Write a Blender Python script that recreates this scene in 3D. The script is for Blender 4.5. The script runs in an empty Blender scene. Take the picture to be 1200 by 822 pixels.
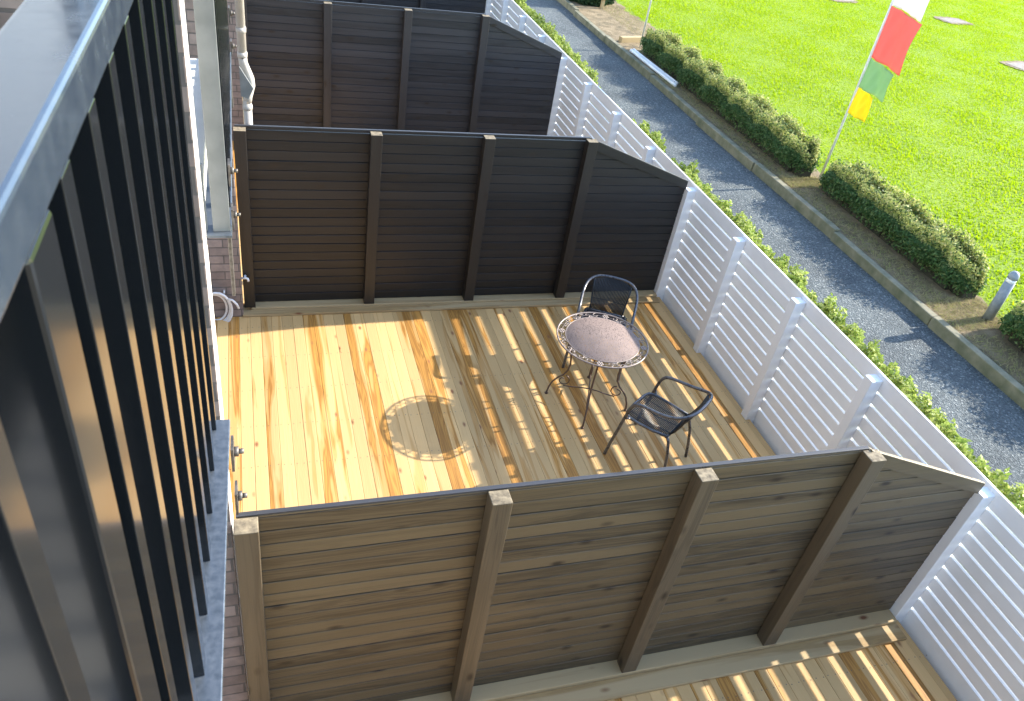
import bpy, bmesh, math, random
import numpy as np
from mathutils import Vector, Matrix
R = random.Random(7)
NP = np.random.default_rng(11)
sc = bpy.context.scene
COL = sc.collection

# ------------------------------------------------------------------ camera
cam_d = bpy.data.cameras.new('camera')
cam = bpy.data.objects.new('camera', cam_d); COL.objects.link(cam)
cam.location = (0.108, -2.3716, 4.487)
cam.rotation_euler = (0.92938, -0.14779, -0.2765)
cam_d.sensor_fit = 'HORIZONTAL'; cam_d.sensor_width = 36.0
cam_d.lens = 916.58/1200*36
cam_d.clip_start = 0.02; cam_d.clip_end = 2000
cam_d.dof.use_dof = True; cam_d.dof.focus_distance = 6.0; cam_d.dof.aperture_fstop = 14
sc.camera = cam
# ------------------------------------------------------------------ light
SUN = Vector((1.0, 0.11, 0.482)).normalized()
world = bpy.data.worlds.new('World'); sc.world = world; world.use_nodes = True
wn = world.node_tree.nodes; wl = world.node_tree.links
sky = wn.new('ShaderNodeTexSky'); sky.sky_type = 'NISHITA'; sky.sun_disc = False
sky.sun_elevation = math.asin(SUN.z); sky.sun_rotation = math.atan2(SUN.x, SUN.y)
sky.air_density = 1.0; sky.dust_density = 0.6; sky.ozone_density = 1.6
bg = wn['Background']; bg.inputs['Strength'].default_value = 0.15
wl.new(sky.outputs[0], bg.inputs[0])
sd = bpy.data.lights.new('sun', 'SUN'); sd.energy = 2.95; sd.angle = math.radians(0.53); sd.color = (1.0, 0.93, 0.80)
so = bpy.data.objects.new('sun', sd); COL.objects.link(so)
so.location = (30, 5, 20); so.rotation_euler = SUN.to_track_quat('Z', 'Y').to_euler()
sc.view_settings.view_transform = 'Standard'; sc.view_settings.look = 'None'
sc.view_settings.exposure = 2.12; sc.view_settings.gamma = 1.0
sc.render.engine = 'CYCLES'
sc.cycles.max_bounces = 8; sc.cycles.diffuse_bounces = 5

# ------------------------------------------------------------------ helpers
class MB:
    """collects shapes; build() links them as ONE mesh object"""
    def __init__(s): s.v = []; s.f = []; s.m = []; s.sm = []
    def add(s, vs, fs, mi=0, smooth=False):
        o = len(s.v); s.v += [tuple(v) for v in vs]
        for f in fs: s.f.append(tuple(i+o for i in f)); s.m.append(mi); s.sm.append(smooth)
        return s
    def box(s, x0, x1, y0, y1, z0, z1, mi=0, M=None):
        vs = [(x, y, z) for z in (z0, z1) for y in (y0, y1) for x in (x0, x1)]
        if M is not None: vs = [M @ Vector(v) for v in vs]
        return s.add(vs, [(0,2,3,1),(4,5,7,6),(0,1,5,4),(2,6,7,3),(0,4,6,2),(1,3,7,5)], mi)
    def prism(s, poly, axis, a, b, mi=0):
        """poly: 2d points; extruded along axis (0,1,2) from a to b"""
        def P(p, t):
            q = list(p); q.insert(axis, t); return tuple(q)
        n = len(poly)
        vs = [P(p, a) for p in poly] + [P(p, b) for p in poly]
        fs = [tuple(range(n-1, -1, -1)), tuple(range(n, 2*n))] + [(i, (i+1) % n, n+(i+1) % n, n+i) for i in range(n)]
        return s.add(vs, fs, mi)
    def tube(s, pts, r, n=8, closed=False, mi=0, cap=True, flat=1.0):
        pts = [Vector(p) for p in pts]; m = len(pts); rr = r if isinstance(r, (list, tuple)) else [r]*m
        vs = []; up = None
        for i, p in enumerate(pts):
            if closed: t = pts[(i+1) % m]-pts[i-1]
            else: t = pts[min(i+1, m-1)]-pts[max(i-1, 0)]
            t.normalize()
            if up is None:
                up = Vector((0,0,1)) if abs(t.z) < .9 else Vector((1,0,0))
            a = up-t*up.dot(t)
            if a.length < 1e-5: a = t.orthogonal()
            a.normalize(); b = t.cross(a); up = a
            for k in range(n):
                th = 2*math.pi*k/n
                vs.append(p+(a*math.cos(th)+b*math.sin(th)*flat)*rr[i])
        fs = []
        for i in range(m if closed else m-1):
            j = (i+1) % m
            for k in range(n):
                l = (k+1) % n; fs.append((i*n+k, i*n+l, j*n+l, j*n+k))
        if cap and not closed: fs += [tuple(range(n-1, -1, -1)), tuple(range((m-1)*n, m*n))]
        return s.add(vs, fs, mi, True)
    def lathe(s, prof, c, n=20, mi=0, capped=True):
        vs = []; fs = []
        for r, z in prof:
            for k in range(n):
                th = 2*math.pi*k/n; vs.append((c[0]+r*math.cos(th), c[1]+r*math.sin(th), c[2]+z))
        for i in range(len(prof)-1):
            for k in range(n):
                l = (k+1) % n; fs.append((i*n+k, i*n+l, (i+1)*n+l, (i+1)*n+k))
        if capped: fs += [tuple(range(n-1, -1, -1)), tuple(range((len(prof)-1)*n, len(prof)*n))]
        return s.add(vs, fs, mi, True)
    def build(s, name, mats, parent=None, bevel=0.0, seg=2):
        me = bpy.data.meshes.new(name); me.from_pydata(s.v, [], s.f)
        if not isinstance(mats, (list, tuple)): mats = [mats]
        for m in mats: me.materials.append(m)
        me.polygons.foreach_set('material_index', s.m); me.polygons.foreach_set('use_smooth', s.sm)
        me.update()
        o = bpy.data.objects.new(name, me); COL.objects.link(o)
        if parent: o.parent = parent
        if bevel:
            b = o.modifiers.new('bevel', 'BEVEL'); b.width = bevel; b.segments = seg; b.limit_method = 'ANGLE'
        return o
def numpy_mesh(name, verts, k, mats, parent=None, mi=None, smooth=False):
    """verts (N*k,3): N separate k-gons"""
    n = len(verts)//k
    me = bpy.data.meshes.new(name)
    me.vertices.add(n*k); me.vertices.foreach_set('co', np.ascontiguousarray(verts, dtype=np.float32).ravel())
    me.loops.add(n*k); me.loops.foreach_set('vertex_index', np.arange(n*k, dtype=np.int32))
    me.polygons.add(n); me.polygons.foreach_set('loop_start', np.arange(0, n*k, k, dtype=np.int32))
    for m in mats: me.materials.append(m)
    if mi is not None: me.polygons.foreach_set('material_index', np.ascontiguousarray(mi, dtype=np.int32))
    me.update(calc_edges=True)
    o = bpy.data.objects.new(name, me); COL.objects.link(o)
    if parent: o.parent = parent
    return o
def empty(name, loc=(0,0,0), rz=0.0):
    o = bpy.data.objects.new(name, None); COL.objects.link(o); o.location = loc; o.rotation_euler = (0,0,rz)
    o.empty_display_size = .1; return o
def tag(o, label=None, cat=None, group=None, kind=None):
    if label: o['label'] = label
    if cat: o['category'] = cat
    if group: o['group'] = group
    if kind: o['kind'] = kind
    return o
def copy_tree(o, parent=None):
    c = o.copy(); COL.objects.link(c); c.parent = parent
    for ch in list(o.children): copy_tree(ch, c)
    return c

# ------------------------------------------------------------------ materials
def mat(name, rough=.6, metal=0.0, color=None, spec=None, coat=None):
    m = bpy.data.materials.new(name); m.use_nodes = True
    b = m.node_tree.nodes['Principled BSDF']
    b.inputs['Roughness'].default_value = rough; b.inputs['Metallic'].default_value = metal
    if color: b.inputs['Base Color'].default_value = (*color, 1)
    if spec is not None: b.inputs['Specular IOR Level'].default_value = spec
    if coat: b.inputs['Coat Weight'].default_value = coat; b.inputs['Coat Roughness'].default_value = .08
    return m, m.node_tree.nodes, m.node_tree.links, b
def N(nodes, t, **kw):
    n = nodes.new(t)
    for k, v in kw.items(): setattr(n, k, v)
    return n
def ramp(nodes, stops, interp='LINEAR'):
    r = nodes.new('ShaderNodeValToRGB'); e = r.color_ramp.elements; r.color_ramp.interpolation = interp
    while len(e) < len(stops): e.new(.5)
    for i, (p, c) in enumerate(stops):
        e[i].position = p; e[i].color = (*c, 1) if len(c) == 3 else c
    return r
def math_n(nodes, links, op, a, b=None, clamp=False):
    n = nodes.new('ShaderNodeMath'); n.operation = op; n.use_clamp = clamp
    for i, v in enumerate((a, b)):
        if v is None: continue
        if isinstance(v, (int, float)): n.inputs[i].default_value = v
        else: links.new(v, n.inputs[i])
    return n.outputs[0]
def mix(nodes, links, fac, a, b, mode='MIX'):
    n = nodes.new('ShaderNodeMix'); n.data_type = 'RGBA'; n.blend_type = mode
    for sock, v in ((n.inputs[0], fac), (n.inputs[6], a), (n.inputs[7], b)):
        if isinstance(v, (int, float)): sock.default_value = v
        elif isinstance(v, (tuple, list)): sock.default_value = (*v, 1)
        else: links.new(v, sock)
    return n.outputs[2]
def bump(nodes, links, b, h, strength=.3, dist=.01):
    n = nodes.new('ShaderNodeBump'); n.inputs['Strength'].default_value = strength; n.inputs['Distance'].default_value = dist
    links.new(h, n.inputs['Height']); links.new(n.outputs[0], b.inputs['Normal'])
def objco(nodes, links, scale=(1,1,1), island=30.0, axis_perm=None):
    """object coordinates, shifted by a random amount per loose piece so no two boards share their grain"""
    tc = nodes.new('ShaderNodeTexCoord'); geo = nodes.new('ShaderNodeNewGeometry')
    ad = nodes.new('ShaderNodeVectorMath'); ad.operation = 'ADD'
    cv = nodes.new('ShaderNodeCombineXYZ')
    for i in range(3): links.new(math_n(nodes, links, 'MULTIPLY', geo.outputs['Random Per Island'], island*(1+.37*i)), cv.inputs[i])
    links.new(tc.outputs['Object'], ad.inputs[0]); links.new(cv.outputs[0], ad.inputs[1])
    mp = nodes.new('ShaderNodeMapping'); mp.inputs['Scale'].default_value = scale
    links.new(ad.outputs[0], mp.inputs[0])
    return mp.outputs[0], geo.outputs['Random Per Island'], ad.outputs[0]
def noise(nodes, links, vec, scale=1.0, detail=4, rough=.55, dist=0.0):
    n = nodes.new('ShaderNodeTexNoise'); n.inputs['Scale'].default_value = scale; n.inputs['Detail'].default_value = detail
    n.inputs['Roughness'].default_value = rough; n.inputs['Distortion'].default_value = dist
    if vec is not None: links.new(vec, n.inputs['Vector'])
    return n.outputs['Fac']

def wood(name, axis, pale, mid, dark, knot, heart_bias=.5, rough=.62, heart=(.45,.62), grain=.35, board_var=.25, spec=.3, knots=.10, hvar=.42):
    """sawn timber with the grain along axis"""
    m, n, l, b = mat(name, rough, spec=spec)
    sl = [11, 11, 11]; sl[axis] = .55
    v, rnd, raw = objco(n, l, tuple(sl))
    big = noise(n, l, v, 1.0, 3, .5, .6)
    shift = math_n(n, l, 'MULTIPLY', math_n(n, l, 'SUBTRACT', rnd, heart_bias), hvar)
    hv = math_n(n, l, 'ADD', big, shift)
    hm = ramp(n, [(heart[0], (0,0,0)), (heart[1], (1,1,1))]); l.new(hv, hm.inputs[0])
    # growth rings: sharp lines following the same field
    ring = math_n(n, l, 'SINE', math_n(n, l, 'MULTIPLY', hv, 75.0))
    ring = math_n(n, l, 'MULTIPLY', math_n(n, l, 'ADD', ring, 1.0), .5)
    sf = [150, 150, 150]; sf[axis] = 2.5
    mp = n.new('ShaderNodeMapping'); mp.inputs['Scale'].default_value = tuple(sf); l.new(raw, mp.inputs[0])
    fine = noise(n, l, mp.outputs[0], 1.0, 2, .6)
    c = mix(n, l, hm.outputs[0], pale, mid)
    rf = math_n(n, l, 'MULTIPLY', ring, math_n(n, l, 'MULTIPLY', hm.outputs[0], grain*1.5))
    c = mix(n, l, rf, c, dark)
    c = mix(n, l, math_n(n, l, 'MULTIPLY', fine, grain*.7), c, mid)
    # knots
    sk = [7, 7, 7]; sk[axis] = 3.2
    mk = n.new('ShaderNodeMapping'); mk.inputs['Scale'].default_value = tuple(sk); l.new(raw, mk.inputs[0])
    vo = n.new('ShaderNodeTexVoronoi'); vo.feature = 'F1'; l.new(mk.outputs[0], vo.inputs['Vector']); vo.inputs['Scale'].default_value = 1
    kr = ramp(n, [(knots*.55, (1,1,1)), (knots, (.5,.5,.5)), (knots*1.6, (0,0,0))]); l.new(vo.outputs['Distance'], kr.inputs[0])
    c = mix(n, l, kr.outputs[0], c, knot)
    # each board its own tone
    tone = ramp(n, [(0, (1-board_var,)*3), (1, (1+board_var*.4,)*3)]); 
    r2 = n.new('ShaderNodeMath'); r2.operation = 'FRACT'; l.new(math_n(n, l, 'MULTIPLY', rnd, 17.31), r2.inputs[0]); l.new(r2.outputs[0], tone.inputs[0])
    c = mix(n, l, 1.0, c, tone.outputs[0], 'MULTIPLY')
    l.new(c, b.inputs['Base Color'])
    bump(n, l, b, math_n(n, l, 'ADD', fine, math_n(n, l, 'MULTIPLY', ring, .5)), .25, .002)
    return m
M = {}
M['deck'] = wood('pine_decking', 1, (.68,.46,.215), (.54,.27,.065), (.27,.12,.03), (.30,.13,.06), .495, .55, (.50,.61), .55, .2, knots=.085, hvar=.36)
M['sleeper'] = wood('treated_pine', 0, (.50,.37,.20), (.40,.27,.12), (.22,.13,.06), (.18,.07,.03), .5, .7, (.5,.65), .3, .12)
M['soft'] = M['sleeper']
def stained(name, axis, a, b_, c_):
    return wood(name, axis, a, b_, c_, (.02,.014,.01), .5, .46, (.38,.70), .6, .15, spec=.5, knots=.115)
M['brown_h'] = stained('weathered_brown_stain', 0, (.146,.106,.056), (.100,.075,.043), (.034,.026,.017))
M['brown_v'] = stained('weathered_brown_stain_post', 2, (.135,.102,.062), (.090,.069,.045), (.034,.026,.017))
M['dark_h'] = stained('charcoal_brown_stain', 0, (.021,.019,.018), (.013,.0125,.013), (.006,.006,.006))
M['dark_v'] = stained('charcoal_brown_stain_post', 2, (.026,.022,.019), (.017,.015,.014), (.007,.006,.006))
M['grey_h'] = stained('faded_charcoal_stain', 0, (.048,.047,.052), (.030,.030,.034), (.013,.013,.014))
M['grey_v'] = stained('faded_charcoal_stain_post', 2, (.052,.049,.050), (.034,.032,.034), (.015,.014,.015))
def plain_noise(name, a, b_, scale, rough, metal=0, spec=None, bs=.1, bd=.003, coat=None, detail=4):
    m, n, l, b = mat(name, rough, metal, spec=spec, coat=coat)
    tc = n.new('ShaderNodeTexCoord')
    f = noise(n, l, tc.outputs['Object'], scale, detail)
    r = ramp(n, [(.3, a), (.7, b_)]); l.new(f, r.inputs[0]); l.new(r.outputs[0], b.inputs['Base Color'])
    rr = ramp(n, [(.3, (max(rough-.1,.05),)*3), (.7, (min(rough+.12,1),)*3)]); l.new(f, rr.inputs[0]); l.new(rr.outputs[0], b.inputs['Roughness'])
    if bs: bump(n, l, b, f, bs, bd)
    return m
M['end_grain'] = plain_noise('post_end_grain', (.30,.24,.15), (.10,.08,.055), 38, .8, bs=.4)
M['white'] = plain_noise('white_paint', (.86,.86,.86), (.90,.90,.90), 9, .5, bs=.05)
M['black'] = mat('gloss_black_powder_coat', .16, color=(.012,.014,.017), spec=.45, coat=.3)[0]
M['rail'] = plain_noise('scuffed_gloss_rail', (.030,.042,.062), (.042,.055,.074), 35, .17, spec=.8, bs=.02, bd=.0006, coat=.4)
M['galv'] = plain_noise('galvanised_steel', (.11,.135,.165), (.16,.185,.22), 60, .42, .6, bs=.05, bd=.001)
M['grey_steel'] = plain_noise('grey_painted_steel', (.15,.16,.16), (.20,.21,.21), 12, .4, spec=.5, bs=.04)
M['bolt'] = plain_noise('dull_bolt', (.08,.07,.06), (.2,.18,.16), 60, .5, .5)
M['chair_tube'] = plain_noise('grey_metal_tube', (.10,.10,.11), (.15,.15,.155), 30, .3, .55, bs=0)
M['weave'] = plain_noise('black_weave', (.012,.014,.017), (.022,.025,.028), 60, .38, spec=.5, bs=.1, bd=.001)
M['bronze'] = plain_noise('brown_metal', (.10,.065,.05), (.17,.12,.095), 40, .45, .35, bs=.08, bd=.001)
M['rim'] = plain_noise('worn_pinkish_metal', (.21,.165,.14), (.31,.25,.215), 40, .45, .2, bs=.08, bd=.001)
M['pipe'] = plain_noise('beige_plastic', (.40,.37,.33), (.50,.47,.43), 8, .45, bs=0)
M['hose'] = plain_noise('white_hose', (.70,.70,.70), (.82,.82,.82), 20, .35, bs=0)
M['bollard'] = plain_noise('grey_bollard_paint', (.20,.23,.26), (.30,.33,.36), 18, .55, bs=.1)
M['concrete'] = plain_noise('old_concrete', (.17,.14,.12), (.30,.26,.22), 12, .9, bs=.4)
M['kerb'] = plain_noise('mossy_kerb', (.11,.115,.065), (.27,.24,.165), 5, .9, bs=.5, bd=.01)
M['sill'] = plain_noise('white_sill', (.68,.67,.64), (.78,.77,.75), 8, .6, bs=.05)
def cloth(name, col):
    m, n, l, b = mat(name, .75, color=col)
    b.inputs['Transmission Weight'].default_value = 0
    tr = n.new('ShaderNodeBsdfTranslucent'); tr.inputs[0].default_value = (*col, 1)
    mx = n.new('ShaderNodeMixShader'); mx.inputs[0].default_value = .4
    out = n['Material Output']; l.new(b.outputs[0], mx.inputs[1]); l.new(tr.outputs[0], mx.inputs[2]); l.new(mx.outputs[0], out.inputs[0])
    return m
M['f_yellow'] = cloth('yellow_cloth', (.80,.66,.02)); M['f_green'] = cloth('green_cloth', (.32,.50,.26))
M['f_red'] = cloth('red_cloth', (.76,.22,.18)); M['f_white'] = cloth('white_cloth', (.80,.78,.79))
# table mosaic: pinkish grey mesh with tiny dark holes
m, n, l, b = mat('pinkish_mesh_top', .75, 0, spec=.2)
tc = n.new('ShaderNodeTexCoord'); vo = n.new('ShaderNodeTexVoronoi'); vo.inputs['Scale'].default_value = 85; l.new(tc.outputs['Object'], vo.inputs['Vector'])
r = ramp(n, [(.22, (.07,.05,.045)), (.36, (.235,.18,.158))]); l.new(vo.outputs['Distance'], r.inputs[0])
f = noise(n, l, tc.outputs['Object'], 9, 3); r2 = ramp(n, [(.3, (.85,.85,.85)), (.7, (1.1,1.08,1.06))]); l.new(f, r2.inputs[0])
l.new(mix(n, l, 1.0, r.outputs[0], r2.outputs[0], 'MULTIPLY'), b.inputs['Base Color']); bump(n, l, b, vo.outputs['Distance'], .4, .002)
tr = n.new('ShaderNodeBsdfTransparent'); mx = n.new('ShaderNodeMixShader')
hole = ramp(n, [(.19, (0,0,0)), (.22, (1,1,1))]); l.new(vo.outputs['Distance'], hole.inputs[0])
l.new(hole.outputs[0], mx.inputs[0]); l.new(tr.outputs[0], mx.inputs[1]); l.new(b.outputs[0], mx.inputs[2]); l.new(mx.outputs[0], n['Material Output'].inputs[0])
M['mesh_top'] = m
# brick
m, n, l, b = mat('grey_brown_brick', .85)
tc = n.new('ShaderNodeTexCoord'); sp = n.new('ShaderNodeSeparateXYZ'); l.new(tc.outputs['Object'], sp.inputs[0])
cb = n.new('ShaderNodeCombineXYZ'); l.new(math_n(n, l, 'ADD', sp.outputs[0], sp.outputs[1]), cb.inputs[0]); l.new(sp.outputs[2], cb.inputs[1])
br = n.new('ShaderNodeTexBrick'); l.new(cb.outputs[0], br.inputs['Vector']); br.inputs['Scale'].default_value = 1
br.inputs['Brick Width'].default_value = .24; br.inputs['Row Height'].default_value = .083; br.inputs['Mortar Size'].default_value = .006; br.inputs['Mortar Smooth'].default_value = .2
br.inputs['Color1'].default_value = (.20,.155,.135,1); br.inputs['Color2'].default_value = (.30,.24,.21,1); br.inputs['Mortar'].default_value = (.13,.115,.105,1)
f = noise(n, l, tc.outputs['Object'], 14, 5); r = ramp(n, [(.3, (.75,.75,.75)), (.7, (1.15,1.12,1.1))]); l.new(f, r.inputs[0])
l.new(mix(n, l, 1.0, br.outputs['Color'], r.outputs[0], 'MULTIPLY'), b.inputs['Base Color'])
bump(n, l, b, math_n(n, l, 'SUBTRACT', math_n(n, l, 'MULTIPLY', f, .4), br.outputs['Fac']), .6, .008)
M['brick'] = m
m, n, l, b = mat('dark_glass', .04, color=(.012,.016,.018), spec=.6); M['glass'] = m
M['sunlit_end'] = plain_noise('sunlit_brick_end', (.58,.54,.50), (.70,.66,.62), 16, .85, bs=.2)  # sunlight painted into the colour of the first wing wall's brick end
M['wallgrey'] = plain_noise('pale_grey_cladding', (.17,.20,.25), (.21,.24,.29), 5, .7, bs=.1)
# gravel
m, n, l, b = mat('grey_gravel', .9)
tc = n.new('ShaderNodeTexCoord')
vo = n.new('ShaderNodeTexVoronoi'); vo.inputs['Scale'].default_value = 55; l.new(tc.outputs['Object'], vo.inputs['Vector'])
v2 = n.new('ShaderNodeTexVoronoi'); v2.inputs['Scale'].default_value = 110; l.new(tc.outputs['Object'], v2.inputs['Vector'])
sc_ = n.new('ShaderNodeSeparateColor'); l.new(vo.outputs['Color'], sc_.inputs[0])
r = ramp(n, [(0, (.060,.074,.082)), (.55, (.094,.114,.123)), (.88, (.135,.155,.162)), (1, (.26,.28,.28))]); l.new(sc_.outputs[0], r.inputs[0])
f = noise(n, l, tc.outputs['Object'], 1.6, 5); r3 = ramp(n, [(.3, (.72,.72,.72)), (.7, (1.18,1.16,1.12))]); l.new(f, r3.inputs[0])
c = mix(n, l, 1.0, r.outputs[0], r3.outputs[0], 'MULTIPLY')
l.new(c, b.inputs['Base Color'])
bump(n, l, b, math_n(n, l, 'ADD', vo.outputs['Distance'], math_n(n, l, 'MULTIPLY', v2.outputs['Distance'], .5)), .8, .016)
M['gravel'] = m
# soil / dry bed
m, n, l, b = mat('dry_bed', .95)
tc = n.new('ShaderNodeTexCoord'); f = noise(n, l, tc.outputs['Object'], 5, 8, .7)
r = ramp(n, [(.3, (.10,.085,.045)), (.5, (.24,.18,.10)), (.7, (.36,.28,.17))]); l.new(f, r.inputs[0]); l.new(r.outputs[0], b.inputs['Base Color'])
f2 = noise(n, l, tc.outputs['Object'], 60, 6, .8); bump(n, l, b, f2, .9, .04); M['soil'] = m
# lawn
m, n, l, b = mat('lawn_ground', .9)
tc = n.new('ShaderNodeTexCoord'); f = noise(n, l, tc.outputs['Object'], .7, 6, .65); f2 = noise(n, l, tc.outputs['Object'], 40, 5, .8)
r = ramp(n, [(.3, (.20,.33,.004)), (.7, (.28,.39,.005))]); l.new(f, r.inputs[0])
r2 = ramp(n, [(.3, (.7,.75,.7)), (.7, (1.15,1.12,1.1))]); l.new(f2, r2.inputs[0])
l.new(mix(n, l, 1.0, r.outputs[0], r2.outputs[0], 'MULTIPLY'), b.inputs['Base Color']); bump(n, l, b, f2, 1.0, .05); M['lawn'] = m
def leaf(name, a, b_, c_, rough=.55, trans=.35):
    m, n, l, b = mat(name, rough, spec=.15)
    g = n.new('ShaderNodeNewGeometry'); r = ramp(n, [(0, a), (.6, b_), (1, c_)]); l.new(g.outputs['Random Per Island'], r.inputs[0])
    l.new(r.outputs[0], b.inputs['Base Color'])
    tr = n.new('ShaderNodeBsdfTranslucent'); l.new(r.outputs[0], tr.inputs[0])
    mx = n.new('ShaderNodeMixShader'); mx.inputs[0].default_value = trans
    l.new(b.outputs[0], mx.inputs[1]); l.new(tr.outputs[0], mx.inputs[2]); l.new(mx.outputs[0], n['Material Output'].inputs[0])
    return m
M['blade'] = leaf('grass_blades', (.24,.37,.003), (.31,.44,.004), (.40,.47,.010), .6, .5)
M['hedge'] = leaf('hedge_leaves', (.05,.11,.035), (.085,.16,.05), (.19,.24,.09))
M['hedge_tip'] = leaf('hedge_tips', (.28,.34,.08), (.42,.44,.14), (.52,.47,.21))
M['shrub'] = leaf('bright_shrub_leaves', (.20,.29,.05), (.32,.39,.09), (.46,.50,.18))
M['bush'] = leaf('dark_bush_leaves', (.02,.05,.02), (.035,.075,.03), (.06,.10,.04))
M['core'] = plain_noise('twigs', (.02,.022,.012), (.045,.04,.025), 20, .9)

# ------------------------------------------------------------------ setting
ZG = -0.15; ZP = ZG-.11; KX = 8.05
g = MB(); g.add([(-300,-300,ZG-.16),(500,-300,ZG-.16),(500,500,ZG-.16),(-300,500,ZG-.16)], [(0,1,2,3)])
tag(g.build('ground', M['soil']), kind='structure')
g = MB(); g.box(KX-.01, 400, -200, 400, ZG-.155, ZG-.012)
tag(g.build('lawn', M['lawn']), kind='structure')
g = MB(); g.add([(4.2,-6,ZP),(KX-.012,-6,ZP),(KX-.012,42,ZP),(4.2,42,ZP)], [(0,1,2,3)])
tag(g.build('gravel_path', M['gravel']), kind='structure')
# planted bed along the far side of the path: ragged edge towards the lawn
def ragged(x0, x1, y0, y1, z, step=.15, amp=.1, both=False):
    k = int((y1-y0)/step); vs = []; fs = []
    for i in range(k+1):
        y = y0+(y1-y0)*i/k
        vs.append((x0+(R.uniform(-amp, amp) if both else 0), y, z)); vs.append((x1+R.uniform(-amp, amp)+.12*math.sin(y*1.7), y, z))
    for i in range(k): fs.append((2*i, 2*i+1, 2*i+3, 2*i+2))
    return vs, fs
g = MB(); g.add(*ragged(KX+.05, 9.0, -6, 14.0, ZG+.0))
g.add(*ragged(KX+.05, 9.75, 14.0, 18.6, ZG+.004))
g.add(*ragged(KX+.05, 9.2, 18.6, 40, ZG))
tag(g.build('garden_bed', M['soil']), kind='structure')
g = MB(); g.add(*ragged(5.45, 6.2, -6, 40, ZP+.004, amp=.06))
tag(g.build('border_bed', M['soil']), kind='structure')
# timber kerb between path and bed, in lengths that do not quite line up
g = MB(); y = -5.0
while y < 40:
    L = R.uniform(2.0, 2.6); dx = R.uniform(-.025, .025); dz = R.uniform(-.02, .02)
    Mx = Matrix.Translation((KX+dx, y, ZG+dz)) @ Matrix.Rotation(R.uniform(-.018, .018), 4, 'Z')
    g.box(-.055, .055, .01, L-.01, -.16, .035, M=Mx); y += L
tag(g.build('kerb', M['kerb'], bevel=.012), kind='structure')
# lawn blades: one uncountable mass
def lawn_blades(n):
    x = 9.0+27*NP.random(n)**1.0; y = -2+34*NP.random(n)
    keep = (x < 9.0+27) & (y > (x-9)*.35-2.5) & (y < 2.4*x+2)
    keep &= x > 9.05+.12*np.sin(y*1.7)+.1*NP.random(n)+np.where((y > 14) & (y < 18.6), .75, 0)
    x, y = x[keep], y[keep]; n = len(x)
    # clumping
    h = (.016+.022*NP.random(n))*(.6+.5*np.sin(x*2.1+1.3*np.sin(y*1.3))*np.sin(y*1.9)+.4)
    w = .008+.010*NP.random(n)
    th = NP.random(n)*2*np.pi; lean = .5*h; lt = 2.4+NP.normal(0, .9, n)
    b0 = np.stack([x-w*np.cos(th), y-w*np.sin(th), np.full(n, ZG-.012)], 1)
    b1 = np.stack([x+w*np.cos(th), y+w*np.sin(th), np.full(n, ZG-.012)], 1)
    t = np.stack([x+lean*np.cos(lt), y+lean*np.sin(lt), ZG-.012+np.maximum(h, .012)], 1)
    return np.stack([b0, b1, t], 1).reshape(-1, 3)
o = numpy_mesh('grass', lawn_blades(620000), 3, [M['blade']])
tag(o, 'bright yellow-green mown grass covering the lawn', 'grass', kind='stuff')

# ------------------------------------------------------------------ house
DY = 4.20
house = empty('brick_house', (-.5, 8, ZG))
tag(house, 'brick terrace house with wing walls rising at the left of the decks', 'house')
def hp(mb, name, m, **k):
    o = mb.build(name, m, None, **k); o.parent = house; o.matrix_parent_inverse = Matrix.Translation(house.location).inverted(); return o
w = MB(); w.box(-.75, -.50, -4.4, 21, ZG, 6.6); hp(w, 'wall', M['wallgrey'])
WINGS = [-.055, 4.02, 8.08, 12.2]
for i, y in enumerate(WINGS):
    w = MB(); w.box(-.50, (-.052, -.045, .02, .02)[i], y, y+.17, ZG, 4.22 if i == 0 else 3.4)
    w.m = [1 if k == 5 else 0 for k in range(6)]; hp(w, 'wing_wall', [M['brick'], M['sunlit_end'] if i == 0 else M['brick']], bevel=.004)  # first wing: end face paler than its brick, standing in for sun
for y0 in (-3.4, .9, 5.1, 9.3):
    for z0, z1 in ((.02, 2.25), (3.16, 5.3)):
        fr = MB()
        x = -.5
        a, c = y0, y0+2.3
        for (p, q, s, t) in ((a-.05, c+.05, z1, z1+.06), (a-.05, c+.05, z0-.02, z0+.05), (a-.05, a, z0+.05, z1), (c, c+.05, z0+.05, z1), ((a+c)/2-.035, (a+c)/2+.035, z0+.05, z1)):
            fr.box(x, x+.05, p, q, s, t)
        f = hp(fr, 'glass_door', M['black'])
        gl = MB(); gl.box(x+.004, x+.02, a+.002, (a+c)/2-.037, z0+.052, z1-.002); gl.box(x+.004, x+.02, (a+c)/2+.037, c-.002, z0+.052, z1-.002)
        go = gl.build('pane', M['glass']); go.parent = f
# floor ledge at the upper doors
for y0, y1 in ((-3.2, -.86), (.125, 1.98), (4.3, 6.3)):
    s_ = MB(); s_.box(-.498, -.075, y0, y1, 2.93, 3.06); hp(s_, 'sill', M['sill'], bevel=.004)

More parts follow.
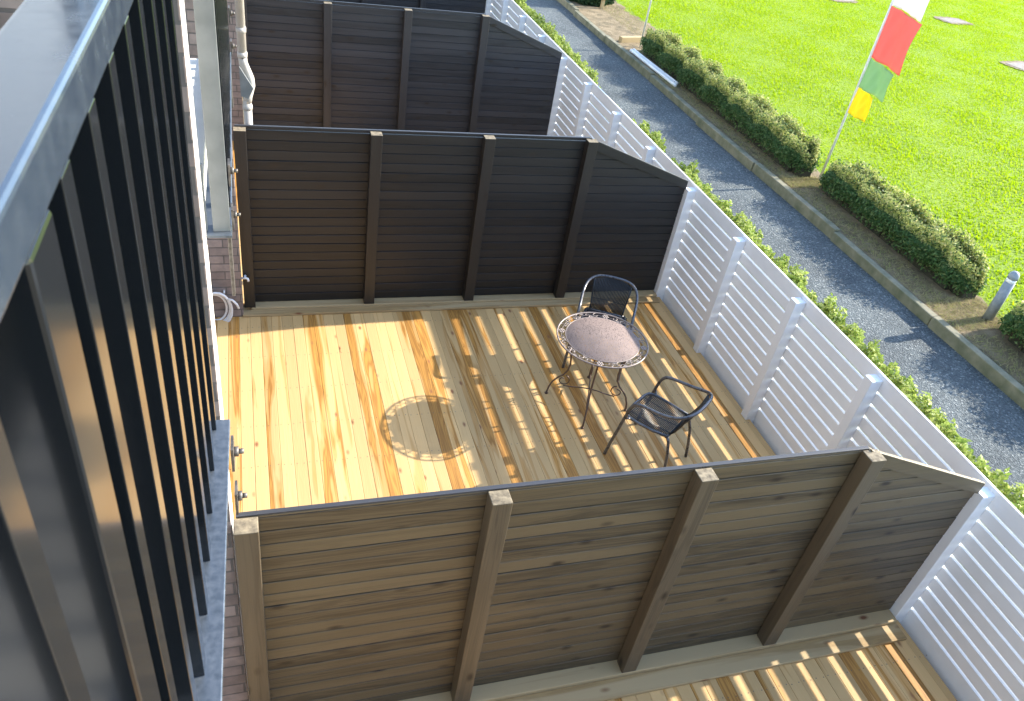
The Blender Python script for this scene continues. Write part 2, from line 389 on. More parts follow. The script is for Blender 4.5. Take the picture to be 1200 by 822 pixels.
# ------------------------------------------------------------------ balcony railings
def railing(y0, y1, dx, zb, zt, label, post_at=None, far_post=True, bars_from=None, pitch=.128, endplate=False, plate=.030, yaw=0.0, bz=0.0):
    root = empty('balcony_railing', (dx, y0, zb)); tag(root, label, 'railing', 'steel railings at the upper doors')
    def put(mb, nm, m, **k):
        o = mb.build(nm, m, None, **k); o.parent = root; o.matrix_parent_inverse = Matrix.Translation(root.location).inverted(); return o
    xo = -.014+dx
    tr = MB(); tr.box(xo-.068, xo+.0015, y0-.02, y1+.02, zt, zt+.05); put(tr, 'top_rail', M['rail'], bevel=.006, seg=3)
    pl = MB(); pl.box(xo-.085, xo+plate, y0-.03, y1+.03, zb-.012, zb); put(pl, 'bottom_plate', M['galv'], bevel=.002)
    for pa in (y0, y1):
        p = MB(); p.box(xo-.055, xo, pa-.008, pa+.008, zb+.0005, zt-.0005); put(p, 'end_post', M['grey_steel'] if endplate and pa == y0 else M['black'], bevel=.0015)
    ys = []; y = y1-pitch
    while y > y0+.06:
        if post_at and post_at[0]-.04 < y < post_at[1]+.03: y -= pitch; continue
        ys.append(y); y -= pitch
    for y in ys:
        b_ = MB(); b_.box(xo-.055, xo, y-.017, y+.017, zb+.0005, zt-.0005); put(b_, 'baluster', M['black'], bevel=.0012)
    if post_at:
        p = MB(); p.box(xo-.05, xo+.001, post_at[0], post_at[1], zb+.0005, zt-.0005); put(p, 'middle_post', M['black'], bevel=.004)
    # mounting plates and bolts under both ends
    for ye in (y1-.02, y0+.035):
        k = MB(); k.box(xo-.012, xo+min(plate-.004, 0)-.0005, ye-.03, ye+.012, zb-.27, zb-.0125); br_ = put(k, 'bracket', M['bolt'], bevel=.002)
        for z in (zb-.05+bz, zb-.21+bz):
            q = MB(); q.box(xo+plate+.001, xo+plate+.0075, ye-.04, ye+.012, z-.045, z+.03, 0)
            for rr_, a, c in ((.013, .019, .030), (.007, .030, .042)):
                q.tube([(xo+plate-.0115+a, ye-.015, z), (xo+plate-.0115+c, ye-.015, z)], rr_, 6)
            qo = put(q, 'bolt', M['bolt'])
    if endplate:
        e = MB(); e.box(xo-.115, xo-.072, y0-.004, y0+.004, zb+.0005, zb+.24); put(e, 'end_plate', M['grey_steel'])
    if yaw:
        pv = Vector((xo, y1, 0)); root.matrix_basis = Matrix.Translation(pv) @ Matrix.Rotation(yaw, 4, 'Z') @ Matrix.Translation(-pv) @ Matrix.Translation(root.location)
    return root
railing(-3.05, -.865, 0.006, 3.10, 4.20, 'black steel balcony railing with flat bars close to the camera at the left edge', post_at=(-1.893, -1.822), yaw=math.radians(-1.1))
railing(.112, 1.96, .040, 3.10, 4.20, 'farther steel balcony railing with grey end post beyond the brick wing wall', endplate=True, plate=.004, bz=.26)

# ------------------------------------------------------------------ decks
def deck(y0, y1, label):
    root = empty('timber_deck', (2, (y0+y1)/2, 0)); tag(root, label, 'deck')
    d = MB(); x = -.47; w_ = .0945
    while x < 4.37:
        xe = min(x+w_, 4.39); c = .0018
        zj = R.uniform(-.0012, .0012); 
        d.prism([(x, -.022), (xe, -.022), (xe, zj-c), (xe-c*.8, zj-c*.25), (xe-c*1.6, zj), (x+c*1.6, zj), (x+c*.8, zj-c*.25), (x, zj-c)], 1, y0, y1)
        x += w_+.0015
    # prism along y uses (x,z) pairs
    o = d.build('deck_boards', M['deck']); o.parent = root; o.matrix_parent_inverse = Matrix.Translation(root.location).inverted()
    sw = MB(); y = y0+.2
    while y < y1:
        x = -.47
        while x < 4.37:
            for xx in (x+.02, x+.075):
                jx, jy = R.uniform(-.003, .003), R.uniform(-.005, .005)
                sw.add([(xx+jx+.0042*math.cos(k_*1.0472), y+jy+.0042*math.sin(k_*1.0472), .0016) for k_ in range(6)], [(0,1,2,3,4,5)])
            x += w_+.0015
        y += .45
    o = sw.build('screw_heads', M['bolt']); o['kind'] = 'stuff'; o.parent = root; o.matrix_parent_inverse = Matrix.Translation(root.location).inverted()
    j = MB(); y = y0+.2
    while y < y1: j.box(-.46, 4.39, y-.022, y+.022, -.13, -.0225); y += .45
    o = j.build('joists', M['sleeper']); o.parent = root; o.matrix_parent_inverse = Matrix.Translation(root.location).inverted()
    return root
deck(.035, 4.17, 'sunlit pine deck between the two nearest dark dividers, with table and chairs on it')
deck(-4.17, -.045, 'pine deck in the lower right corner below the nearest brown divider')
deck(4.24, 8.22, 'pine deck hidden behind the second dark divider')

# ------------------------------------------------------------------ dividers
def divider(Y, px, H, zb, mh, mv, label, xe=4.338, he=1.382, bw=.09):
    root = empty('divider_fence', (2, Y, 0)); tag(root, label, 'fence', 'stained timber dividers between the decks')
    inv = Matrix.Translation(root.location).inverted()
    def put(o): o.parent = root; o.matrix_parent_inverse = inv; return o
    wp_ = .1; pd = .092
    x0 = px[0]+.01; x3 = px[3]+wp_*.5
    # boards
    b_ = MB(); z = zb+.005; bh = .091
    def top_at(x): return H if x <= x3 else H+(he-H)*(x-x3)/(xe-x3)
    cuts = [x0, px[1]+.05, px[2]+.05, px[3]+.05, xe]
    while z < H-.012:
        z1 = min(z+bh-.0060, H-.002)
        for a, c in zip(cuts[:-1], cuts[1:]):
            jy = R.uniform(-.0018, .0018); jz = R.uniform(-.0012, .0012)
            for (ya, yb) in ((Y+jy, Y+.020+jy),):
                if a >= x3-.01:
                    # clipped under the sloping rail
                    xt = xe if top_at(xe) > z1 else x3+(z1-H)/(he-H)*(xe-x3)
                    xb = xe if top_at(xe) > z else x3+(z-H)/(he-H)*(xe-x3)
                    if xb <= a+.02: continue
                    poly = [(a+.001, z), (xb, z)] + ([(xe, min(z1, top_at(xe)))] if xt < xe and top_at(xe) > z and top_at(xe) < z1 else []) + [(max(xt, a+.002), z1), (a+.001, z1)]
                    # (x,z) polygon extruded along y
                    b_.prism(poly, 1, ya, yb)
                else:
                    b_.box(a+.001, c-.001, ya, yb, z+jz, z1+jz)
        z += bh
    put(b_.build('boards', mh, bevel=.002, seg=1))
    # thin tongue behind the joints
    k_ = MB(); k_.prism([(x0, zb+.006), (xe-.002, zb+.006), (xe-.002, he-.03), (x3, H-.03), (x0, H-.03)], 1, Y+.009, Y+.013)
    put(k_.build('tongue', mh))
    for k in range(4):
        p = MB(); x = px[k]; p.box(x, x+wp_, Y-pd, Y-.004, zb+.0005, H+R.uniform(-.004, .003))
        # sawn top as its own material
        p.m = [1 if i == 1 else 0 for i in range(len(p.f))]
        put(p.build('post', [mv, M['end_grain']], bevel=.004))
    c = MB(); c.box(x0, x3, Y-.001, Y+.023, H, H+.008); put(c.build('cap', M['grey_h'], bevel=.002))
    # sloping rail on the last bay
    dz = (he-H)/(xe-x3); t = .085
    r_ = MB(); r_.prism([(x3, H+.010), (xe, he+.010), (xe, he-t), (x3, H-t)], 1, Y-.022, Y-.0035)
    put(r_.build('sloping_rail', mh, bevel=.003))
    s_ = MB(); s_.box(px[0]+.06, xe-.003, Y-.095, Y+.03, .003, zb); s_.box(px[0]-.02, xe-.003, Y-.0955-bw, Y-.0955, .0025, .026) 
    put(s_.build('sleeper', M['sleeper'], bevel=.006))
    return root
divider(-.02, (-.045, 1.072, 2.163, 3.207), 1.80, .052, M['brown_h'], M['brown_v'], 'nearest timber divider in weathered brown stain, filling the bottom of the view', bw=.125)
divider(4.187, (-.033, 1.089, 2.11, 3.118), 1.80, .045, M['dark_h'], M['dark_v'], 'dark stained divider standing at the far end of the deck with the table')
divider(8.24, (.03, 1.05, 2.066, 3.107), 1.809, .05, M['grey_h'], M['grey_v'], 'faded charcoal divider rising behind the top of the dark one')
divider(12.4, (.03, 1.05, 2.07, 3.11), 1.80, .05, M['grey_h'], M['grey_v'], 'farthest timber divider, only its top strip showing at the upper edge')

divider(-4.23, (-.04, 1.07, 2.15, 3.2), 1.80, .05, M['dark_h'], M['dark_v'], 'dark divider closing the near deck, out of view behind the camera')
# ------------------------------------------------------------------ white slat fence
wf = empty('white_slat_fence', (4.44, 6, ZG)); tag(wf, 'long white painted slat fence along the gravel path at the deck ends', 'fence')
winv = Matrix.Translation(wf.location).inverted()
ys = []; 
y = .004; step = [1.0265, 1.0265, 1.0163, 1.0303]
ylist = [.004, 1.1346, 2.1611, 3.1774, 4.2077]
k = 4.2077
while k < 24: 
    k += 1.03; ylist.append(k)
k = .004
while k > -4: 
    k -= 1.03; ylist.append(k)
ylist.sort()
for y in ylist:
    p = MB(); p.box(4.341, 4.4415, y-.086, y, ZG-.02, 1.305); o = p.build('post', M['white'], bevel=.004); o.parent = wf; o.matrix_parent_inverse = winv
for a, c in zip(ylist[:-1], ylist[1:]):
    s_ = MB(); x0, x1 = 4.443, 4.461
    g0 = .14
    zz = [-.10] + [g0+.1182*i for i in range(10)] + [1.338]
    for i in range(11):
        lo = zz[i]+(.0115 if i else 0); hi = zz[i+1]-(.0115 if i < 10 else 0)
        jx = R.uniform(-.001, .001); jz = R.uniform(-.0015, .0015)
        bv = .0085
        s_.prism([(x0+jx, lo+jz-(bv if i else 0)), (x1+jx, lo+jz), (x1+jx, hi+jz), (x0+jx, hi+jz-(bv if i < 10 else 0))], 1, a-.042, c-.044)
    o = s_.build('slat_panel', M['white'], bevel=.002); o.parent = wf; o.matrix_parent_inverse = winv

# ------------------------------------------------------------------ table
def build_table(c, rz):
    root = empty('garden_table', (c[0], c[1], 0), rz); tag(root, 'round bistro table with pinkish mesh top and scrolled brown metal legs', 'table')
    zt = .715; Rr = .395
    d = MB(); n_ = 64; ri = .320
    d.lathe([(ri, zt-.001), (ri-.002, zt+.001), (0.0001, zt+.0012)], (0,0,0), n_, capped=False)
    d.build('mesh_top', M['mesh_top'], root)
    def circ(r_, z, n_=64): return [(r_*math.cos(2*math.pi*k/n_), r_*math.sin(2*math.pi*k/n_), z) for k in range(n_)]
    rm = MB(); rm.tube(circ(Rr, zt-.002), .0075, 8, True); rm.tube(circ(ri+.002, zt-.003), .005, 6, True); rm.build('rim', M['rim'], root)
    # filigree: four flower bosses with scrolls between
    fl = MB(); fl.tube(circ((Rr+ri)/2, zt-.0045), .0028, 5, True)
    rm_ = (Rr+ri)/2
    for q in range(4):
        a0 = q*math.pi/2
        cx, cy = rm_*math.cos(a0), rm_*math.sin(a0)
        for pt in range(6):
            th = pt*math.pi/3; px_, py_ = cx+.021*math.cos(th), cy+.021*math.sin(th)
            fl.lathe([(.0115, zt-.005), (.0105, zt-.001), (.004, zt+.0015)], (px_, py_, 0), 8)
        fl.lathe([(.011, zt-.005), (.009, zt+.002), (.003, zt+.004)], (cx, cy, 0), 8)
        for sgn in (1, -1):
            for w_ in range(3):
                ac = a0+sgn*(.24+.235*w_); rr_ = .030
                pts = []
                for t in range(20):
                    u = t/19; rad = rr_*(1-.72*u); th = sgn*(u*5.2)+ac+(math.pi if w_ % 2 else 0)
                    pts.append((rm_*math.cos(ac)+rad*math.cos(th), rm_*math.sin(ac)+rad*math.sin(th), zt-.003))
                fl.tube(pts, .0042, 5)
                # a leaf beside each scroll
                al = ac+sgn*.12; lx, ly = (rm_+(.02 if w_ % 2 else -.02))*math.cos(al), (rm_+(.02 if w_ % 2 else -.02))*math.sin(al)
                ta = Vector((-math.sin(al), math.cos(al), 0)); na = Vector((math.cos(al), math.sin(al), 0)); cc = Vector((lx, ly, zt-.002))
                fl.add([cc-ta*.024, cc+na*.009, cc+ta*.024, cc-na*.009], [(0,1,2,3)])
    fl.build('filigree_band', M['rim'], root)
    # under-frame ring
    un = MB(); un.tube(circ(.27, zt-.02), .006, 6, True); un.build('under_ring', M['bronze'], root)
    for q in range(4):
        a0 = math.radians(q*90)
        def pt(r_, z, off=0): return (r_*math.cos(a0)-off*math.sin(a0), r_*math.sin(a0)+off*math.cos(a0), z)
        L = MB()
        prof = [(.27,.70),(.262,.64),(.245,.55),(.225,.46),(.215,.38),(.225,.31),(.255,.25),(.30,.205),(.337,.15),(.357,.09),(.366,.03),(.368,.006)]
        L.tube([pt(*p) for p in prof], .0085, 8)
        L.tube([pt(.368, .0), pt(.368, .012)], .016, 8)
        # scroll springing from the knee
        sc_pts = []
        for t in range(22):
            u = t/21; th = 1.75+u*6.3; rad = .062*(1-.66*u)
            sc_pts.append(pt(.245+rad*math.cos(th)*1.0, .19+rad*math.sin(th)))
        L.tube(sc_pts, .0055, 6)
        L.build('leg', M['bronze'], root)
        S = MB(); S.tube([pt(.235, .13), pt(.16, .135), pt(.08, .15), pt(0.004, .155)], .006, 6); S.build('stretcher', M['bronze'], root)
    return root
build_table((2.885, 2.483), math.radians(155))

# ------------------------------------------------------------------ chairs
def build_chair():
    root = empty('bistro_chair', (0,0,0))
    # local: +y faces forward, x across
    hw = .265
    side = lambda s: [(s*.268,.262,.0),(s*.264,.245,.12),(s*.258,.215,.30),(s*.254,.188,.46),(s*.252,.165,.565),(s*.252,.13,.622),(s*.253,.07,.645),(s*.256,-.02,.655),(s*.256,-.11,.668),(s*.248,-.19,.690),(s*.225,-.25,.715),(s*.18,-.292,.738),(s*.11,-.316,.752)]
    path = side(-1)+[(0,-.322,.756)]+side(1)[::-1]
    # smooth the path
    P_ = [Vector(p) for p in path]; sm = []
    for i in range(len(P_)-1):
        p0, p1, p2, p3 = P_[max(i-1,0)], P_[i], P_[i+1], P_[min(i+2, len(P_)-1)]
        for t in (0, .25, .5, .75):
            sm.append(.5*((2*p1)+(p2-p0)*t+(2*p0-5*p1+4*p2-p3)*t*t+(3*p1-p0-3*p2+p3)*t**3))
    sm.append(P_[-1])
    fr = MB(); fr.tube(sm, .0135, 10); fr.build('arm_frame', M['chair_tube'], root)
    # seat hoop: runs from the back legs round the seat front
    for s in (-1, 1):
        lg = MB(); lg.tube([(s*.175,-.16,.445),(s*.19,-.195,.40),(s*.205,-.225,.30),(s*.218,-.25,.15),(s*.228,-.268,0)], .0125, 8); lg.build('back_leg', M['chair_tube'], root)
    hp_ = [(-.185,-.17,.445),(-.205,-.05,.435),(-.215,.08,.435),(-.210,.17,.438),(-.19,.205,.438),(-.14,.222,.436),(0,.228,.434),(.14,.222,.436),(.19,.205,.438),(.210,.17,.438),(.215,.08,.435),(.205,-.05,.435),(.185,-.17,.445)]
    sf = MB(); sf.tube(hp_, .012, 8); 
    for s in (-1, 1): sf.tube([(s*.212,.15,.438),(s*.256,.178,.45)], .009, 6)
    sf.tube([(-.185,-.17,.445),(0,-.18,.44),(.185,-.17,.445)], .011, 8)
    sf.build('seat_frame', M['chair_tube'], root)
    st = MB()
    # woven cords across the seat, sagging a little, and up the back
    nrow = 30
    for i in range(nrow):
        y = -.165+.385*i/(nrow-1); wx = .208 if y < .15 else .208-(y-.15)*.75
        sag = -.018*math.sin(math.pi*(i+.5)/nrow)
        st.tube([(-wx,y,.440),(-wx*.5,y,.440+sag),(0,y,.440+sag*1.25),(wx*.5,y,.440+sag),(wx,y,.440)], .0055, 5, flat=1.0)
    for x in (-.12, 0, .12):
        st.tube([(x, -.17, .437),(x, .0, .418),(x, .22, .432)], .004, 5)
    st.build('woven_seat', M['weave'], root)
    bk = MB(); nc = 26
    for i in range(nc):
        u = -1+2*i/(nc-1); xt = .178*u; xb = .155*u
        top = (xt, -.318+.05*u*u, .752-.028*u*u); bot = (xb, -.175, .452)
        midp = (.5*(xt+xb), -.262+.02*u*u, .60)
        bk.tube([top, midp, (xb, -.205, .50), bot], .0058, 5)
    for z, yy in ((.545,-.232),(.655,-.282)):
        bk.tube([(-.165, yy+.012, z),(0, yy-.006, z),(.165, yy+.012, z)], .004, 5)
    for s in (-1, 1): bk.tube([(s*.180,-.272,.726),(s*.172,-.245,.60),(s*.160,-.205,.50),(s*.158,-.17,.448)], .0095, 8)
    bk.build('woven_back', M['weave'], root)
    return root
ch = build_chair()
ch.location = (3.185, 1.775, 0); f = Vector((-.60, .80)); ch.rotation_euler.z = math.atan2(-f.x, f.y)
tag(ch, 'black woven metal armchair nearest the brown divider, turned towards the table', 'chair', 'bistro chairs at the table')
c2 = copy_tree(ch); c2.location = (3.195, 3.09, 0); f = Vector((-.475, -.88)); c2.rotation_euler.z = math.atan2(-f.x, f.y)
tag(c2, 'black woven metal armchair behind the table, its back to the dark divider', 'chair', 'bistro chairs at the table')

# ------------------------------------------------------------------ small things at the house
h = MB()
for i in range(4):
    ox, oz, rr_ = R.uniform(-.012, .012), R.uniform(-.01, .01), .115+.012*i
    pts = [(-.275+ox+rr_*.85*math.cos(t*.3307), 3.985-.012*i, .13+oz+rr_*1.25*math.sin(t*.3307)) for t in range(19)]
    h.tube(pts, .011, 8, True)
h.tube([(-.20+.02, 3.95, .25), (-.13, 3.935, .245), (-.095, 3.93, .20), (-.08, 3.93, .155)], .011, 8)
h.tube([(-.20, 3.985, .29), (-.20, 4.02, .30)], .008, 6)
tag(h.build('garden_hose', M['hose']), 'coiled white hose hanging on the brick wing wall by the deck', 'hose')
t = MB(); t.tube([(-.052, 4.06, .40), (.0, 4.06, .40), (.012, 4.055, .395), (.016, 4.05, .37)], .011, 8); t.box(-.02, .0, 4.035, 4.085, .414, .42); t.tube([(-.01,4.06,.4),(-.01,4.06,.416)], .006, 6)
tag(t.build('outdoor_tap', M['hose']), 'small white tap on the end of the brick wing wall', 'tap')
dp = empty('downpipe', (.07, 4.62, 0)); tag(dp, 'beige rainwater downpipe with an offset bend behind the dark divider', 'downpipe')
for nm, pts, r_ in (('upper_pipe', [(.0,0,6.3),(.0,0,2.22)], .036), ('offset_bend', [(.0,0,2.24),(.004,0,2.18),(.052,0,2.05),(.056,0,1.99),(.03,0,1.90),(.02,0,1.84)], .036), ('lower_pipe', [(.02,0,1.86),(.02,0,-.1)], .036)):
    q = MB(); q.tube(pts, r_, 14); o = q.build(nm, M['pipe'], dp)
for z, x in ((2.45, 0), (2.25, 0), (1.80, .02)):
    q = MB(); q.lathe([(.041, z-.02), (.041, z+.02)], (x, 0, 0), 14); q.build('joint_collar', M['pipe'], dp)
q = MB(); q.prism([(-.03, 2.17), (.075, 1.99), (.03, 1.90), (-.03, 1.92)], 1, -.075, -.045); q.build('flashing', M['grey_steel'], dp)

# ------------------------------------------------------------------ planting
def leaf_quads(pts, nrm, size, jitter=.9):
    n = len(pts)
    d = nrm+NP.normal(0, jitter, (n, 3)); d /= np.linalg.norm(d, axis=1)[:, None]+1e-9
    a = np.cross(d, NP.normal(0, 1, (n, 3))); a /= np.linalg.norm(a, axis=1)[:, None]+1e-9
    b = np.cross(d, a)
    s = size*(.6+.8*NP.random(n))[:, None]
    a = a*s; b = b*s*.5
    return np.stack([pts-a, pts-a*.1+b, pts+a, pts-a*.1-b], 1).reshape(-1, 3)
def lump_field(y, z, seed):
    return .9*(np.abs(np.sin(y*3.3+seed))**.6*2-1.3)+.3*np.sin(y*7.3+seed*2+z*4)+.2*np.sin(y*13.1+seed*3+z*9)
def hedge(x0, x1, y0, y1, hh, n, label, seed, lumps=1.0):
    root = empty('hedge', ((x0+x1)/2, (y0+y1)/2, ZG)); tag(root, label, 'hedge', 'clipped hedges along the gravel path')
    inv = Matrix.Translation(root.location).inverted()
    L = y1-y0; W = x1-x0
    # points on a superellipse tube section with rounded ends
    u = NP.random(n); th = NP.random(n)*math.pi          # 0 near face .. pi far face
    y = y0+L*u
    ex = .32
    cx, sz = np.cos(th), np.sin(th)
    px = np.sign(cx)*np.abs(cx)**ex; pz = np.abs(sz)**ex
    endf = np.minimum(1, np.minimum(u*L, (1-u)*L)/.28)**.45
    lf = lump_field(y, pz, seed)
    sc_w = (1+.15*lumps*lf)*endf; sc_h = (1+.15*lumps*lump_field(y+.1, px, seed+.2))*(.35+.65*endf)
    dep = 1-.22*NP.random(n)**2
    X = (x0+x1)/2-px*W/2*sc_w*dep; Z = ZG+.02+pz*hh*sc_h*dep
    low = NP.random(n) < np.clip((ZG+.12-Z)/.12, 0, 1)*.6
    P_ = np.stack([X, y+NP.normal(0, .015, n), Z], 1)[~low]
    nr = np.stack([-px, np.zeros(n), pz*1.2+.1], 1)[~low]
    top = (pz*dep)[~low] > .84
    P_[:, 2] += np.where(top, NP.random(len(P_))**4*.16, 0); P_[:, 0] += np.where(~top, -px[~low]*NP.random(len(P_))**6*.10, 0)
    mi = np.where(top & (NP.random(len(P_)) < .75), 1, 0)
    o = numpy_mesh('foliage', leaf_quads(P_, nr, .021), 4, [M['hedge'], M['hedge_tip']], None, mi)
    o.parent = root; o.matrix_parent_inverse = inv
    k = MB(); st = int(L/.22)
    for i in range(st):
        ya = y0+L*(i+.5)/st; e = min(1, min(ya-y0, y1-ya)/.3); e = .35+.65*e
        hw = W*.34*e; cxm = (x0+x1)/2; hk = hh*.78*e
        k.box(cxm-hw, cxm+hw, ya-L/st*.47, ya+L/st*.47, ZG-.01, ZG+hk)
    o = k.build('twigs', M['core']); o.parent = root; o.matrix_parent_inverse = inv
    return root
hedge(8.42, 8.96, 7.62, 14.1, .43, 95000, 'longer clipped hedge between path and lawn, running up from the flagpole gap', 1.0)
hedge(8.62, 9.18, 4.05, 7.30, .42, 52000, 'shorter clipped hedge between the flagpole gap and the grey bollard', 4.0)
hedge(8.62, 9.28, .2, 3.42, .44, 45000, 'hedge end at the right edge just below the grey bollard', 7.0)
def bush(c, r_, hh, n, name, m, label, cat, size, group=None):
    root = empty(name, c); tag(root, label, cat, group)
    d = NP.normal(0, 1, (n, 3)); d[:, 2] = np.abs(d[:, 2]); d /= np.linalg.norm(d, axis=1)[:, None]
    rad = (.72+.28*NP.random(n)**.5)*(1+.22*np.sin(d[:, 0]*5+c[1]*3)*np.sin(d[:, 1]*6+c[0])+.1*np.sin(d[:,2]*9))
    P_ = d*rad[:, None]*np.array([r_, r_, hh])
    o = numpy_mesh('foliage', leaf_quads(P_, d, size), 4, [m], root)
    k = MB()
    for i in range(9):
        a = i*2.4; k.tube([(0,0,0), (r_*.3*math.cos(a), r_*.3*math.sin(a), hh*.4), (r_*.65*math.cos(a), r_*.65*math.sin(a), hh*.75)], [.012,.008,.004], 5)
    k.build('stems', M['core'], root)
    return root
bush((8.75, 18.4, ZG), .75, .9, 9000, 'round_bush', M['bush'], 'dark green bush beside bare earth at the top edge, past the hedge', 'bush', .05)
# low bright shrubs in the border on the near side of the path
protos = []
y = -1.3; i = 0
while y < 16.5:
    inner = 5.84+R.uniform(-.06, .06)
    hgt = R.uniform(.59, .66); rad = R.uniform(.21, .26)
    gap = 8.3 < y < 10.4 or 6.9 < y < 7.5
    if gap: hgt *= .72
    if i < 5:
        o = bush((inner, y, ZP), .245, .66, 2600, 'low_shrub', M['shrub'], 'low bright yellow-green shrub in the border row just outside the white fence', 'shrub', .032, 'low shrubs in the row outside the white fence')
        protos.append(o)
    else:
        o = copy_tree(R.choice(protos)); o.location = (inner, y, ZP); o.rotation_euler.z = R.uniform(0, 6.28)
    s_ = hgt/.66; o.scale = (rad/.245, rad/.245, s_)
    y += R.uniform(.19, .26); i += 1

# dry grass on the bare ends of the bed
def dry_tufts(boxes, n):
    out = []
    for (x0, x1, y0, y1) in boxes:
        x = x0+(x1-x0)*NP.random(n); y = y0+(y1-y0)*NP.random(n); h = .03+.05*NP.random(n); th = NP.random(n)*6.28; lt = NP.random(n)*6.28; w = .004
        a = np.stack([x-w*np.cos(th), y-w*np.sin(th), np.full(n, ZG)], 1); b = np.stack([x+w*np.cos(th), y+w*np.sin(th), np.full(n, ZG)], 1)
        t_ = np.stack([x+h*1.1*np.cos(lt), y+h*1.1*np.sin(lt), ZG+h*.6], 1)
        out.append(np.stack([a, b, t_], 1).reshape(-1, 3))
    return np.concatenate(out)
M['straw'] = leaf('straw', (.30,.26,.12), (.46,.38,.20), (.30,.34,.08), .8, .3)
tag(numpy_mesh('dry_grass', dry_tufts([(8.15,9.1,3.4,4.1), (8.2,8.95,7.25,7.65), (8.15,8.6,4.1,7.2), (8.15,8.45,7.7,12.5), (8.9,9.7,14.3,18), (8.15,8.6,.3,3.3)], 2600), 3, [M['straw']]), 'straw coloured dry grass on the bare strip beside the kerb', 'dry grass', kind='stuff')
# ------------------------------------------------------------------ things along the path
b_ = empty('bollard', (8.82, 3.615, ZG)); tag(b_, 'grey round bollard with a pale band near its top, at the hedge gap', 'bollard')
q = MB(); q.lathe([(.062,0),(.062,.55)], (0,0,0), 20); q.build('shaft', M['bollard'], b_)
q = MB(); q.lathe([(.057,.551),(.057,.60)], (0,0,0), 20); q.build('band', M['white'], b_)
q = MB(); q.lathe([(.063,.601),(.063,.635),(.055,.668),(.033,.692),(.004,.70)], (0,0,0), 20); q.build('cap', M['bollard'], b_)
def flag_panel(root, z0, z1, w0, w1, m, ph):
    vs = []; fs = []; nu, nv = 26, 18; d = Vector((.12, -.99, 0)).normalized(); nrm = Vector((d.y, -d.x, 0))
    for side_ in (0, 1):
        for j in range(nv+1):
            for i_ in range(nu+1):
                u, v = i_/nu, j/nv; w_ = w0+(w1-w0)*v
                off = (.05*math.sin(u*4+v*3+ph)*u+.014*math.sin(u*13+v*3+ph*2)+.006*math.sin(u*27-v*5+ph))
                p = d*(u*w_+.015)+nrm*(off+side_*.002)+Vector((0,0,z0+(z1-z0)*v-.10*u*w_-.012*math.sin(u*6+ph)*u))
                vs.append(p)
    S = (nu+1)*(nv+1)
    for j in range(nv):
        for i_ in range(nu):
            a = j*(nu+1)+i_; fs.append((a, a+1, a+nu+2, a+nu+1)); fs.append((S+a, S+a+nu+1, S+a+nu+2, S+a+1))
    for i_ in range(nu):
        fs.append((i_, S+i_, S+i_+1, i_+1)); a = nv*(nu+1)+i_; fs.append((a, a+1, S+a+1, S+a))
    for j in range(nv):
        a = j*(nu+1); fs.append((a, a+nu+1, S+a+nu+1, S+a)); a += nu; fs.append((a, S+a, S+a+nu+1, a+nu+1))
    q = MB(); q.add(vs, fs, 0, True); return q.build('flag_panel', m, root)
fp = empty('flagpole', (8.95, 7.56, ZG)); tag(fp, 'white pole in the hedge gap flying yellow, green, red and white flags', 'flagpole', 'poles with banded flags beside the hedges')
q = MB(); q.lathe([(.021,0),(.021,4.2),(.010,4.22)], (0,0,0), 12); q.build('pole', M['hose'], fp)
for z0, z1, w0, w1, m_, lab, ph in ((1.15,1.54,.34,.36,'f_yellow','yellow flag panel',.3),(1.55,1.98,.50,.55,'f_green','green flag panel',1.4),(1.99,2.72,.60,.64,'f_red','red flag panel',2.2),(2.73,3.7,.62,.62,'f_white','white flag panel',3.3)):
    o = flag_panel(fp, z0, z1, w0, w1, M[m_], ph); o['label'] = lab
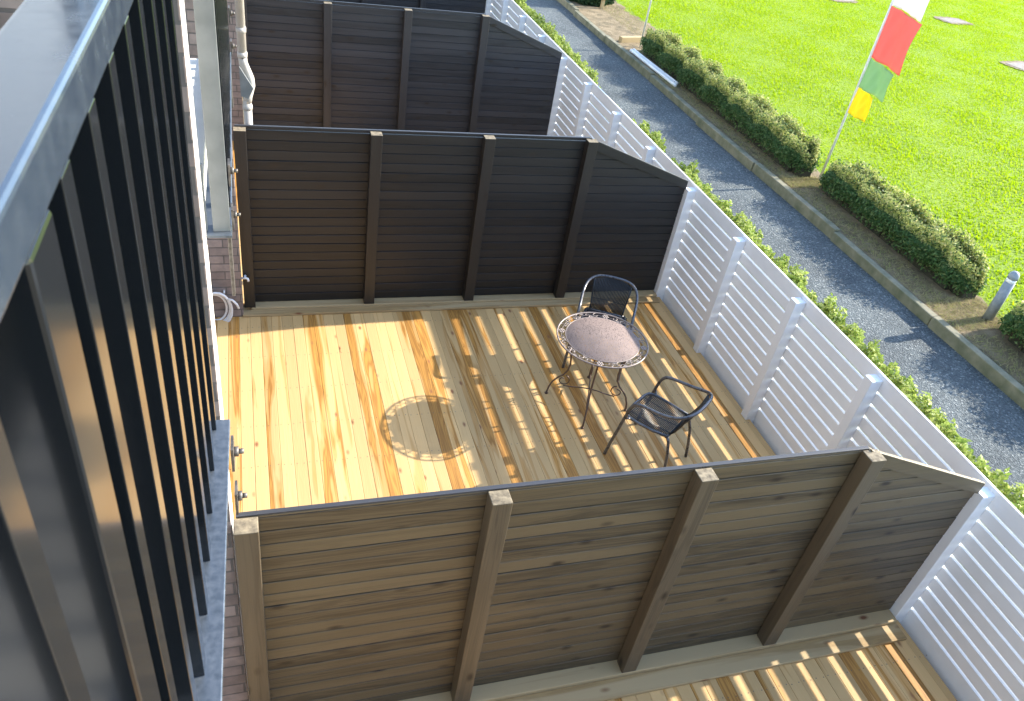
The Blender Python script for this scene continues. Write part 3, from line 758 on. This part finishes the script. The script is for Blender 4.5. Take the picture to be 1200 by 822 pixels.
f2 = copy_tree(fp); f2.location = (8.62, 14.32, ZG); f2.rotation_euler.z = .25
tag(f2, 'farther white flagpole at the top end of the long hedge, yellow flag lowest', 'flagpole', 'poles with banded flags beside the hedges')
for a, c, lab in (((8.215,13.85),(8.275,11.72),'white pipe lying by the hedge foot, the one closer to the kerb'), ((8.30,13.9),(8.37,11.85),'white pipe lying by the hedge foot, the one closer to the hedge')):
    q = MB(); q.tube([(a[0],a[1],ZG+.035),(c[0],c[1],ZG+.035)], .034, 12, cap=True); q.tube([(a[0],a[1],ZG+.035),(a[0]-.002,a[1]+.05,ZG+.035)], .04, 12)
    tag(q.build('white_pipe', M['white']), lab, 'pipe')
for (x, y, rz, lab) in ((22.95,20.2,.2,'flat grey concrete slab sunk in the lawn right of the flag top'), (21.2,15.3,.25,'flat concrete slab sunk in the lawn at the right edge'), (19.4,21.8,.15,'flat concrete slab sunk in the lawn at the top edge, left of the flag')):
    r_ = empty('concrete_slab', (x, y, ZG), rz); tag(r_, lab, 'slab', 'concrete slabs sunk in the lawn')
    q = MB(); q.box(-.52, .52, -.28, .28, -.1, .018); q.build('slab', M['concrete'], r_, bevel=.01)
    q = MB(); vs = [(0,0,.014)]; k_ = 40
    for i_ in range(k_):
        a = 2*math.pi*i_/k_; ca, sa = math.cos(a), math.sin(a); e = (abs(ca)**4+abs(sa)**4)**-.25
        vs.append((.68*ca*e+R.uniform(-.05,.05), .44*sa*e+R.uniform(-.05,.05), .010))
    q.add(vs, [(0, i_+1, (i_+1) % k_+1) for i_ in range(k_)]); q.build('worn_soil', M['soil'], r_)
q = MB(); q.box(-.5, .5, -.06, .06, -.03, .12); o = q.build('timber_offcut', M['sleeper'], bevel=.012); o.location = (8.72, 14.75, ZG); o.rotation_euler.z = .25
tag(o, 'old timber length edging the bare earth patch past the hedge', 'timber')
q = MB(); q.box(-.04, .04, -.04, .04, 0, .5); o = q.build('timber_peg', M['sleeper'], bevel=.006); o.location = (8.9, 17.5, ZG)
tag(o, 'short pale timber peg standing by the dark bush', 'peg')
